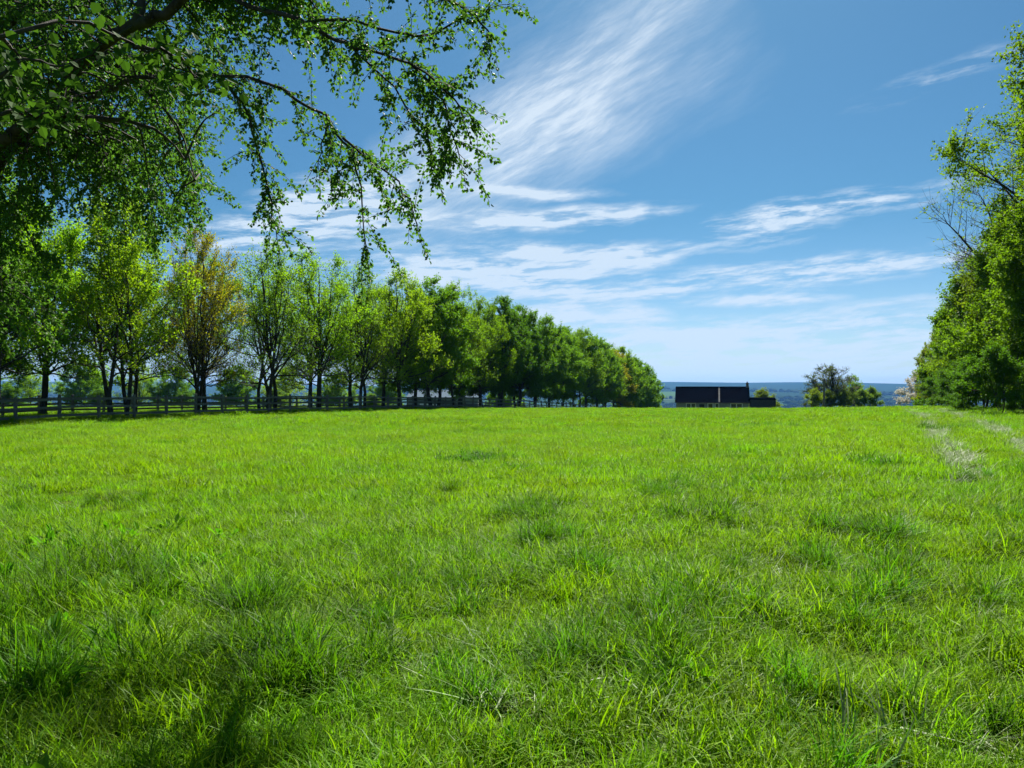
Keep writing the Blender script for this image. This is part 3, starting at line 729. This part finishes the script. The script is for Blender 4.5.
# ------------------------------------------------------------------ bungalow
def plain_mat(name, c1, c2, scale=3., rough=.8, spec=.2, stretch=(1, 1, 1)):
    m, t = new_mat(name)
    co = t.n('ShaderNodeTexCoord').outputs['Object']
    n = t.noise(t.mapping(co, scale=stretch, kind='POINT'), scale, 6, .65)
    return finish(t, principled(t, t.mix(t.rng(n, .3, .7), c4(c1), c4(c2)), rough, spec, bumpn(t, n, .3, .02)).outputs[0], m)
m, t = new_mat('roof_slate')
co = t.n('ShaderNodeTexCoord').outputs['Object']
br = t.n('ShaderNodeTexBrick'); br.inputs['Scale'].default_value = 3.2; br.inputs['Color1'].default_value = (.003, .003, .006, 1); br.inputs['Color2'].default_value = (.005, .005, .010, 1); br.inputs['Mortar'].default_value = (.002, .002, .004, 1)
t.l(t.mapping(co, rot=(radians(38), 0, 0), kind='POINT'), br.inputs['Vector'])
M['slate'] = finish(t, principled(t, br.outputs[0], .9, .0).outputs[0], m)
M['wall'] = plain_mat('wall_render', (.22, .24, .24), (.30, .31, .30))
M['coping'] = plain_mat('coping_stone', (.06, .06, .06), (.12, .12, .12))
M['white'] = plain_mat('white_paint', (.72, .74, .74), (.8, .8, .8))
M['brick'] = plain_mat('chimney_brick', (.10, .07, .06), (.18, .12, .09), 12)
M['dark'] = plain_mat('dark_door', (.03, .03, .035), (.05, .05, .05))
m, t = new_mat('window_glass'); M['glass'] = finish(t, principled(t, (.03, .04, .05, 1), .08, .6).outputs[0], m)
hy = 150.; hx0, hx1 = xy(675, hy)[0], xy(749, hy)[0]; hx = (hx0+hx1)/2; zf = EYE-14/F*hy-2.55
hrz = -atan2(hx, hy)
ho = empty('bungalow', (hx, hy, zf), hrz); tag(ho, 'low house with a long dark slate roof beyond the field', 'house')
hw = (hx1-hx0)/2*cos(hrz); dp = 3.6
ev = EYE-14/F*hy-zf+.1; rd = EYE+1.2/F*hy-zf
b = MB(); b.box(0, dp, ev/2-2, hw*2-.3, dp*2-.3, ev+4.)
gx = hw-.15
b.add([(-gx, .15, ev), (-gx, 2*dp-.15, ev), (-gx, dp, rd-.15), (-gx+.2, .15, ev), (-gx+.2, 2*dp-.15, ev), (-gx+.2, dp, rd-.15)], [(0, 2, 1, 1), (3, 4, 5, 5), (0, 3, 5, 2), (1, 2, 5, 4)]) if False else None
for sx_ in (-1, 1):
    xa, xb = (sx_*gx, sx_*(gx-.2))
    b.add([(xa, .2, ev), (xa, 2*dp-.2, ev), (xa, dp+.02, rd-.2), (xa, dp-.02, rd-.2), (xb, .2, ev), (xb, 2*dp-.2, ev), (xb, dp+.02, rd-.2), (xb, dp-.02, rd-.2)], [(0,1,2,3),(7,6,5,4),(0,3,7,4),(1,5,6,2)])
b.build('wall', M['wall'], ho)
b = MB()
for s_ in (-1, 1):
    e0 = dp+s_*(dp+.35)
    x = hw+.1
    zz = ev-.18; th_ = .13
    b.add([(-x, e0, zz), (x, e0, zz), (x, dp, rd), (-x, dp, rd), (-x, e0, zz-th_), (x, e0, zz-th_), (x, dp, rd-th_), (-x, dp, rd-th_)], [(0,1,2,3),(7,6,5,4),(0,4,5,1),(1,5,6,2),(3,7,4,0)])
b.box(0, dp, rd+.02, hw*2+.2, .22, .1)
rf = b.build('roof', M['slate'], ho)
# pale upstand that divides the roof
xs = xy(719, hy)[0]-hx
b = MB(); 
b.add([(xs-.14, -.33, ev-.1), (xs+.14, -.33, ev-.1), (xs+.14, dp, rd+.06), (xs-.14, dp, rd+.06), (xs-.14, -.33, ev-.3), (xs+.14, -.33, ev-.3), (xs+.14, dp, rd-.2), (xs-.14, dp, rd-.2)], [(0,1,2,3),(0,4,5,1),(1,5,6,2),(3,7,4,0)])
b.build('parapet', M['coping'], rf)
b = MB(); b.box(xy(746.5, hy)[0]-hx, dp, rd+.15, .5, .5, 1.1); b.box(xy(746.5, hy)[0]-hx, dp, rd+.74, .6, .6, .1); b.tube([(xy(746.5, hy)[0]-hx, dp, rd+.78), (xy(746.5, hy)[0]-hx, dp, rd+1.05)], [.13, .11], 6, cap=True)
b.build('chimney', M['brick'], rf)
b = MB(); b.box(0, -.42, ev-.24, hw*2, .11, .1); b.build('gutter', M['dark'], ho)
for (pa, pb) in ((687, 696), (708, 713), (715, 718.5), (730, 741)):
    xa, xb = xy(pa, hy)[0]-hx, xy(pb, hy)[0]-hx; w_ = xb-xa; c_ = (xa+xb)/2
    fr = MB(); z0, z1 = 1.2, 2.25
    for xx in np.linspace(xa, xb, 3 if w_ > 1 else 2): fr.box(xx, .12, (z0+z1)/2, .16, .08, z1-z0)
    for zz in (z0, z1): fr.box(c_, .115, zz, w_+.17, .075, .13)
    fo = fr.build('window', M['white'], ho)
    g_ = MB(); g_.box(c_, .15, (z0+z1)/2, w_-.05, .02, z1-z0-.05); g_.build('pane', M['glass'], fo)
    s_ = MB(); s_.box(c_, .07, z0-.09, w_+.2, .2, .06); s_.build('sill', M['white'], fo)
b = MB(); b.box(xy(702, hy)[0]-hx, .13, 1.05, .95, .06, 2.1); b.build('door', M['dark'], ho)
# annex
ax0, ax1 = xy(749.3, hy)[0], xy(774.5, hy)[0]; axc = (ax0+ax1)/2; aw = (ax1-ax0)/2
aw *= cos(hrz); ao = empty('outbuilding', (hx+(hw+.12+aw)*cos(hrz)+.3*sin(hrz), hy+(hw+.12+aw)*sin(hrz)-.3*cos(hrz), zf), hrz); tag(ao, 'low dark outbuilding joined to the house below the chimney', 'outbuilding')
at_ = EYE-9.5/F*hy-zf
b = MB(); b.box(0, 2.5, at_/2-2.25, aw*2-.15, 5, at_+3.6); b.build('wall', M['dark'], ao)
b = MB(); b.prism([(-aw, at_-.45), (aw+.05, at_-.45), (aw-.25, at_), (-aw, at_)], -.2, 5.3); b.build('roof', M['slate'], ao)
b = MB(); b.box(.2, -.03, .8, 2.2, .06, 1.6); b.build('door', M['fence'], ao)

# ------------------------------------------------------------------ pale farm shed behind the avenue
sy = 148.; x0, x1 = xy(408, sy)[0], xy(478, sy)[0]; cx = (x0+x1)/2; zf = hz(cx, sy)
so = empty('farm_shed', (cx, sy, zf)); tag(so, 'long pale farm shed half hidden behind the avenue trunks', 'shed')
M['shed_roof'] = plain_mat('shed_roof_sheet', (.07, .10, .13), (.10, .13, .16), 2., .95, .0, (6, 1, 1))
M['shed_wall'] = plain_mat('shed_wall_sheet', (.14, .16, .17), (.2, .22, .22), 2., .7, .2, (6, 1, 1))
hwid = (x1-x0)/2; ev = EYE-9/F*sy-zf; rd = EYE-2/F*sy-zf
b = MB(); b.box(0, 6, ev/2-.5, hwid*2, 12, ev+1); b.build('wall', M['shed_wall'], so)
b = MB()
for s_ in (-1, 1):
    e0 = 6+s_*6.4; x = hwid+.3
    b.add([(-x, e0, ev-.05), (x, e0, ev-.05), (x, 6, rd), (-x, 6, rd), (-x, e0, ev-.15), (x, e0, ev-.15), (x, 6, rd-.1), (-x, 6, rd-.1)], [(0,1,2,3),(7,6,5,4),(0,4,5,1),(1,5,6,2),(3,7,4,0)])
b.build('roof', M['shed_roof'], so)
b = MB(); b.box(-hwid*.4, -.03, 1.6, 3.6, .08, 3.2); b.build('door', M['white'], so)

# ------------------------------------------------------------------ hedge and trees across the meadow on the left
for i_, (px, Y, kd, hh, cl, lb) in enumerate([
    (10, 96, 'hedge_b', 4.8, (.75, .9, .8), 'dark bush beyond the meadow left of the pale bush'),
    (100, 102, 'hedge_b', 4.6, (.7, .85, .8), 'dark bush beyond the meadow behind the nearest avenue trunks'),
    (185, 108, 'hedge_b', 4.6, (.65, .8, .8), 'dark bush beyond the meadow behind the bronze tree'),
    (275, 116, 'hedge_b', 6.0, (1.15, 1.1, .7), 'yellow-green bush beyond the meadow seen under thin crowns'),
    (372, 124, 'hedge_b', 5.4, (1.0, 1.05, .8), 'green bush beyond the meadow next to the farm shed'),
    (560, 190, 'hedge_b', 7.0, (.8, .9, .85), 'dark bush right of the farm shed behind the avenue')]):
    x, y = xy(px, Y)
    plant_tree('meadow_bush', kd, x, y, hh*.62, lb, 'bush', 'bushes along the far side of the meadow', tuple(1.35*q for q in cl), wide=2.0)

for px, Y, kd, hh, cl, lb in [
    (-25, 128, 'dense_a', 9.5, (1.0, 1.1, .8), 'mid green tree beyond the meadow at the far left behind the avenue'),
    (28, 134, 'medium_a', 9.0, (1.6, 1.5, .8), 'pale green tree beyond the meadow, left of the twin trunks'),
    (84, 130, 'dense_b', 9.6, (1.1, 1.2, .8), 'green tree beyond the meadow just left of the nearest pair of trunks'),
    (140, 138, 'medium_b', 9.4, (1.7, 1.5, .8), 'light green tree beyond the meadow left of the bronze avenue tree'),
    (172, 132, 'dense_c', 8.6, (.8, .95, .85), 'dark tree beyond the meadow directly left of the bronze trunks'),
    (236, 142, 'dense_a', 9.6, (1.0, 1.1, .8), 'round green tree beyond the meadow right of the bronze avenue tree'),
    (285, 146, 'medium_c', 10.0, (1.8, 1.5, .8), 'yellow-green tree beyond the meadow under the thin lime crowns'),
    (335, 150, 'dense_c', 9.6, (1.2, 1.2, .8), 'broad green tree beyond the meadow left of the farm shed'),
    (385, 158, 'dense_b', 9.8, (1.1, 1.15, .8), 'green tree beyond the meadow at the left end of the farm shed'),
    (505, 172, 'dense_a', 9.4, (1.1, 1.15, .85), 'green tree at the right end of the farm shed behind the avenue')]:
    x, y = xy(px, Y)
    plant_tree('meadow_tree', kd, x, y, hh, lb, 'tree', 'trees beyond the meadow behind the avenue', tuple(1.6*q for q in cl), wide=1.3)

# ------------------------------------------------------------------ far woods and hedgerows in the valley
rw = np.random.default_rng(77)
ico_v = []; 
phi_ = (1+5**.5)/2
b = MB()
def puff(cx_, cy_, cz_, r_, hh_):
    n_ = 7; rows = []
    for tt in (0, .45, .8, 1.):
        rr = r_*(1, 1.05, .72, .18)[(0, .45, .8, 1.).index(tt)]
        th = np.arange(n_)*2*pi/n_+rw.uniform(0, 1)
        q = rr*rw.uniform(.75, 1.2, n_)
        rows.append(np.stack([cx_+q*np.cos(th), cy_+q*np.sin(th), cz_+hh_*tt*rw.uniform(.9, 1.08, n_)-.8*(tt == 0)], 1))
    v = np.concatenate(rows); i = np.arange(3)[:, None]*n_; j = np.arange(n_)[None]; k = (j+1) % n_
    b.add(v, np.stack([i+j, i+k, i+n_+k, i+n_+j], -1).reshape(-1, 4), 0, rw.random())
for _ in range(46):        # hedge lines
    r0 = rw.uniform(1500, 4600); th = rw.uniform(-.75, .75); hx_, hy_ = r0*sin(th), r0*cos(th)
    dirr = rw.choice([.15, .15, 1.3])+rw.normal(0, .15); ln = rw.uniform(250, 900)
    for s_ in np.arange(0, ln, rw.uniform(14, 26)):
        px_, py_ = hx_+s_*cos(dirr), hy_+s_*sin(dirr)
        puff(px_, py_, hz(px_, py_), rw.uniform(5, 10), rw.uniform(4, 13))
for _ in range(26):        # woods
    r0 = rw.uniform(2300, 4600); th = rw.uniform(-.75, .75); hx_, hy_ = r0*sin(th), r0*cos(th)
    for s_ in range(rw.integers(30, 90)):
        px_, py_ = hx_+rw.normal(0, 170), hy_+rw.normal(0, 70)
        puff(px_, py_, hz(px_, py_), rw.uniform(9, 17), rw.uniform(9, 17))
wo_ = b.build('distant_woods', leaf_mat('distant_foliage', (.018, .036, .014), (.04, .065, .02), .15, (1, 1, 1), .9, .0, False))
tag(wo_, 'distant woods and hedgerows scattered over the hazy valley', 'woods', kind='stuff')

# ------------------------------------------------------------------ the overhanging tree at the upper left
rn = np.random.default_rng(91)
TB = np.array((-7.6, 9.6, hz(-7.6, 9.6)))
otree = empty('overhanging_tree', tuple(TB)); tag(otree, 'big dark tree whose drooping leafy boughs hang into the sky', 'tree')
wood, foli = MB(), MB()
def poly(pts, n):
    """smooth polyline through the points (Catmull-Rom)"""
    p = np.asarray(pts, float); p = np.concatenate([[2*p[0]-p[1]], p, [2*p[-1]-p[-2]]]); out = []
    m_ = len(p)-3
    for u in np.linspace(0, m_-1e-6, n):
        i = int(u); f = u-i; a, b_, c_, d_ = p[i:i+4]
        out.append(.5*((2*b_)+(-a+c_)*f+(2*a-5*b_+4*c_-d_)*f*f+(-a+3*b_-3*c_+d_)*f**3))
    return np.array(out)
def twig_leaves(p0, d, ln, nl, L, droop):
    """a fine twig and its leaves"""
    n_ = 6; pts = [p0]; dd = d/np.linalg.norm(d)
    for s_ in range(n_-1):
        dd = dd+np.array([0, 0, -droop])*(1/(n_-1))+rn.normal(0, .10, 3); dd /= np.linalg.norm(dd)
        pts.append(pts[-1]+dd*ln/(n_-1))
    pts = np.array(pts)-TB
    foli.tube(pts, np.linspace(.0035, .0015, n_), 3, 1)
    u = rn.uniform(.08, 1.03, nl)*(n_-1); i = np.clip(u.astype(int), 0, n_-2); f = (u-i)[:, None]
    P = pts[i]*(1-f)+pts[i+1]*f; tg = pts[i+1]-pts[i]; tg /= np.linalg.norm(tg, axis=1, keepdims=True)
    A = rv(rn, nl)*.9+tg*.5+np.array([0, 0, -.45]); A /= np.linalg.norm(A, axis=1, keepdims=True)
    P = P+A*rn.uniform(.006, .03, nl)[:, None]
    N = rv(rn, nl)+np.array([0, 0, .55])
    foli.leaves(P, A, N, rn.uniform(.65, 1.2, nl)*L, rn.uniform(.7, 1.15, nl)*L*.78, np.clip(rn.normal(.5, .25, nl), 0, 1), 0, .14, True)
def dress(path, step, ln, nl, L, droop, t0=.0, sidew=1.):
    """twigs along a branch path (world coordinates)"""
    seg = np.linalg.norm(np.diff(path, axis=0), axis=1); cum = np.concatenate([[0], np.cumsum(seg)]); tot = cum[-1]
    for s_ in np.arange(t0*tot, tot, step):
        s2 = min(s_+rn.uniform(0, step), tot-1e-4); i = max(0, np.searchsorted(cum, s2)-1); f = (s2-cum[i])/(seg[i]+1e-9)
        p = path[i]*(1-f)+path[i+1]*f; tg = (path[i+1]-path[i])/(seg[i]+1e-9)
        d = tg*.5+rv(rn, 1)[0]*sidew+np.array([0, 0, -.1])
        l_ = ln*rn.uniform(.45, 1.25)
        twig_leaves(p, d, l_, max(2, int(1.7*nl*l_/ln*rn.uniform(.7, 1.3))), L, droop)
    twig_leaves(path[-1], path[-1]-path[-2], ln*.7, int(nl*.8), L, droop)
def branch(pix, r0, r1, n=14):
    path = poly([p if isinstance(p, np.ndarray) else at(*p) for p in pix], n)
    path[1:-1] += rn.normal(0, .012, (n-2, 3))
    wood.tube(path-TB, np.linspace(r0, r1, n)**1., 7 if r0 > .03 else 5)
    return path
# trunk (outside the picture) and its top
trunk_top = TB+np.array((.5, -.3, 7.2))
tp_ = poly([TB+np.array((0, 0, -.3)), TB+np.array((.05, 0, 1.5)), TB+np.array((.25, -.15, 4)), trunk_top, TB+np.array((.9, -.2, 10.5))], 14)
wood.tube(tp_-TB, np.array([.46, .36, .33, .31, .30, .29, .28, .26, .24, .22, .2, .17, .13, .08]), 10)
# the limbs that show
T1 = TB+np.array((.15, -.1, 2.9)); T2 = TB+np.array((.28, -.18, 4.1)); T3 = TB+np.array((.4, -.25, 5.6))
main1 = branch([T2, (20, 130, 8.6), (62, 92, 8.0), (78, 66, 7.7), (108, 39, 7.4), (136, 24, 7.1), (165, 14, 6.9), (200, -12, 6.8), (262, -40, 6.6)], .085, .035, 22)
up1 = branch([(137, 23, 7.1), (141, 2, 7.1), (150, -40, 7.3), (190, -110, 7.6)], .05, .02, 9)
l2 = branch([T2, (-40, 60, 9.0), (0, 28, 8.8), (20, 16, 8.6), (38, 5, 8.5), (80, -40, 8.4)], .075, .03, 12)
bough = branch([(66, 88, 8.0), (88, 98, 7.7), (104, 93, 7.5), (126, 83, 7.3), (141, 78, 7.2), (175, 75, 7.0), (210, 75, 6.8), (257, 81, 6.6), (291, 96, 6.5), (321, 113, 6.4), (343, 140, 6.3), (355, 160, 6.3), (361, 187, 6.25), (364, 220, 6.2), (366, 248, 6.2)], .027, .004, 30)
b2 = branch([(222, 77, 6.75), (228, 88, 6.7), (240, 103, 6.7), (253, 126, 6.65), (260, 160, 6.6), (270, 190, 6.6), (273, 222, 6.55), (277, 238, 6.55)], .016, .004, 14)
b3 = branch([(343, 138, 6.3), (366, 158, 6.25), (390, 176, 6.2), (408, 200, 6.2), (416, 222, 6.15)], .012, .004, 10)
b3b = branch([(330, 122, 6.35), (322, 145, 6.4), (318, 165, 6.4)], .008, .003, 7)
top = branch([(200, -12, 6.8), (240, 2, 6.6), (276, 14, 6.4), (306, 23, 6.3), (329, 37, 6.2), (352, 46, 6.1), (381, 54, 6.0), (412, 65, 5.9), (442, 87, 5.85), (458, 104, 5.8), (470, 114, 5.8)], .024, .004, 24)
b4 = branch([(412, 65, 5.9), (428, 82, 5.9), (443, 108, 5.85), (453, 135, 5.85), (460, 160, 5.8)], .012, .004, 10)
b5 = branch([(352, 46, 6.1), (370, 66, 6.1), (389, 83, 6.05), (411, 112, 6.0), (430, 145, 6.0)], .012, .004, 10)
b6 = branch([(306, 23, 6.3), (340, 18, 6.2), (381, 29, 6.1), (427, 34, 6.0), (457, 22, 6.0), (480, 14, 5.95), (499, 5, 5.9)], .016, .003, 14)
b7 = branch([(262, -40, 6.6), (330, -38, 6.3), (400, -20, 6.1), (450, 0, 6.0), (478, 20, 5.95), (492, 40, 5.9)], .03, .004, 14)
low = branch([T1, (20, 140, 9.2), (60, 118, 8.6), (78, 115, 8.3), (103, 122, 8.1), (134, 123, 7.9), (165, 135, 7.8), (185, 160, 7.7)], .05, .008, 16)
low2 = branch([(40, 64, 9.0), (72, 57, 8.8), (100, 62, 8.6), (150, 95, 8.4), (180, 130, 8.3), (195, 180, 8.2)], .03, .006, 14)
for p_, stp, ln_, nl_ in ((bough[14:], .07, .42, 15), (b2, .045, .36, 14), (b3, .045, .38, 14), (b3b, .05, .3, 11), (top[6:], .055, .42, 15), (b4, .035, .38, 17), (b5, .045, .40, 15), (b6, .06, .36, 12), (b7, .06, .42, 14)):
    dress(p_, stp*.85, ln_, nl_*1.85, .035, .55)
dress(bough[7:15], .09, .45, 18, .043, .6)
# side branches that fill the crown: (start on a limb, target px, py, depth)
fill = []
for _ in range(230):
    px = rn.uniform(-60, 250); py = rn.uniform(-60, 110)
    if px > 120 and py > 70 and rn.random() < .75: continue
    fill.append((px, py, rn.uniform(6.6, 10.2), .04))
for _ in range(135):        # drooping skirt behind, down to the avenue
    px = rn.uniform(-40, 205); lim = 235 if 120 < px else 215
    py = rn.uniform(90, lim)
    fill.append((px, py, rn.uniform(8.3, 12.5), .047))
for _ in range(42):        # deep shade at the frame's edge
    fill.append((rn.uniform(-70, 45), rn.uniform(180, 330), rn.uniform(8.8, 11.5), .055))
for _ in range(42):
    fill.append((rn.uniform(200, 330), rn.uniform(-50, 22), rn.uniform(6.2, 8.), .05))
limb_pts = np.concatenate([main1, l2, bough[:10], low, low2, up1, tp_[4:]])
for px, py, dpt, Lf in fill:
    e = at(px, py, dpt)
    d = np.linalg.norm((limb_pts-e)*np.array([1, .7, 1.1]), axis=1)+rn.uniform(0, .5, len(limb_pts))
    s_ = limb_pts[np.argmin(d)]
    mid = (s_+e)/2+np.array([0, 0, .18*np.linalg.norm(e-s_)])+rn.normal(0, .08, 3)
    path = poly([s_, mid, e], 8)
    wood.tube(path-TB, np.linspace(.014, .004, 8), 4)
    dress(path, .15, .5, 23, Lf, .55, .3, 1.1)
# crown above and behind the picture
for _ in range(60):
    th = rn.uniform(0, 2*pi); rr = 5.2*sqrt(rn.random()); e = TB+np.array((-1.5+rr*cos(th), .5+rr*sin(th), rn.uniform(6.5, 12.2-.25*rr)))
    if e[1] > 1 and abs(e[0]/e[1]) < .7 and (e[2]-EYE)/e[1]*F < 372: continue
    i = rn.integers(5, 14); s_ = tp_[i]
    path = poly([s_, (s_+e)/2+np.array([0, 0, .5])+rn.normal(0, .2, 3), e], 8)
    wood.tube(path-TB, np.linspace(.04, .006, 8), 4)
    dress(path, .4, .7, 22, .07, .5, .4, 1.2)
wood.build('trunk', M['bark'], otree)
foli.build('crown', [M['leaf_near'], M['twig']], otree)

# nearer bough with broad leaves, of a young tree just left of the camera
LB = np.array((-4.9, 3.3, hz(-4.9, 3.3)))
ltree = empty('broadleaf_tree', tuple(LB)); tag(ltree, 'young broad-leaved tree reaching in with large soft leaves', 'tree')
wood, foli = MB(), MB(); TB = LB
stem = poly([LB+np.array((0, 0, -.2)), LB+np.array((.03, .02, 1.4)), LB+np.array((.1, 0, 3)), LB+np.array((.3, .1, 5.))], 12)
wood.tube(stem-LB, np.linspace(.09, .02, 12), 8)
def bigleaf(path, n, spread):
    i = rn.integers(0, len(path), n); P = path[i]+rn.normal(0, spread, (n, 3))*np.array([1, 1, .7])-LB
    A = rv(rn, n)*.6+np.array([.35, -.1, -.55]); N = rv(rn, n)*.5+np.array([.1, -.5, .7])
    foli.leaves(P, A, N, rn.uniform(.04, .07, n), rn.uniform(.035, .06, n), rn.random(n), 0, .08, True)
for pix, n in [([stem[6], (-60, 100, 3.6), (20, 60, 3.7), (60, 70, 3.8), (100, 45, 3.9)], 26), ([stem[7], (-20, 40, 3.6), (60, 20, 3.8), (130, 45, 4.0), (165, 62, 4.1), (205, 82, 4.15)], 60),
               ([stem[5], (-40, 130, 3.6), (10, 110, 3.7), (40, 120, 3.8), (60, 100, 3.9)], 34), ([(130, 45, 4.0), (160, 50, 4.1), (190, 70, 4.15), (212, 92, 4.2)], 40), ([(-20, 40, 3.6), (10, 45, 3.7), (20, 80, 3.75)], 24)]:
    p_ = branch(pix, .014, .003, 16); bigleaf(p_[6:], int(n*1.8), .085)
for _ in range(14):
    s_ = stem[rn.integers(6, 12)]; e = s_+np.array((rn.uniform(-1.4, .3), rn.uniform(-1.2, .8), rn.uniform(.3, 1.4)))
    p_ = poly([s_, (s_+e)/2+rn.normal(0, .1, 3), e], 10); wood.tube(p_-LB, np.linspace(.012, .003, 10), 4); bigleaf(p_[3:], 34, .12)
wood.build('trunk', M['bark'], ltree); foli.build('crown', [M['leaf_big'], M['twig']], ltree)
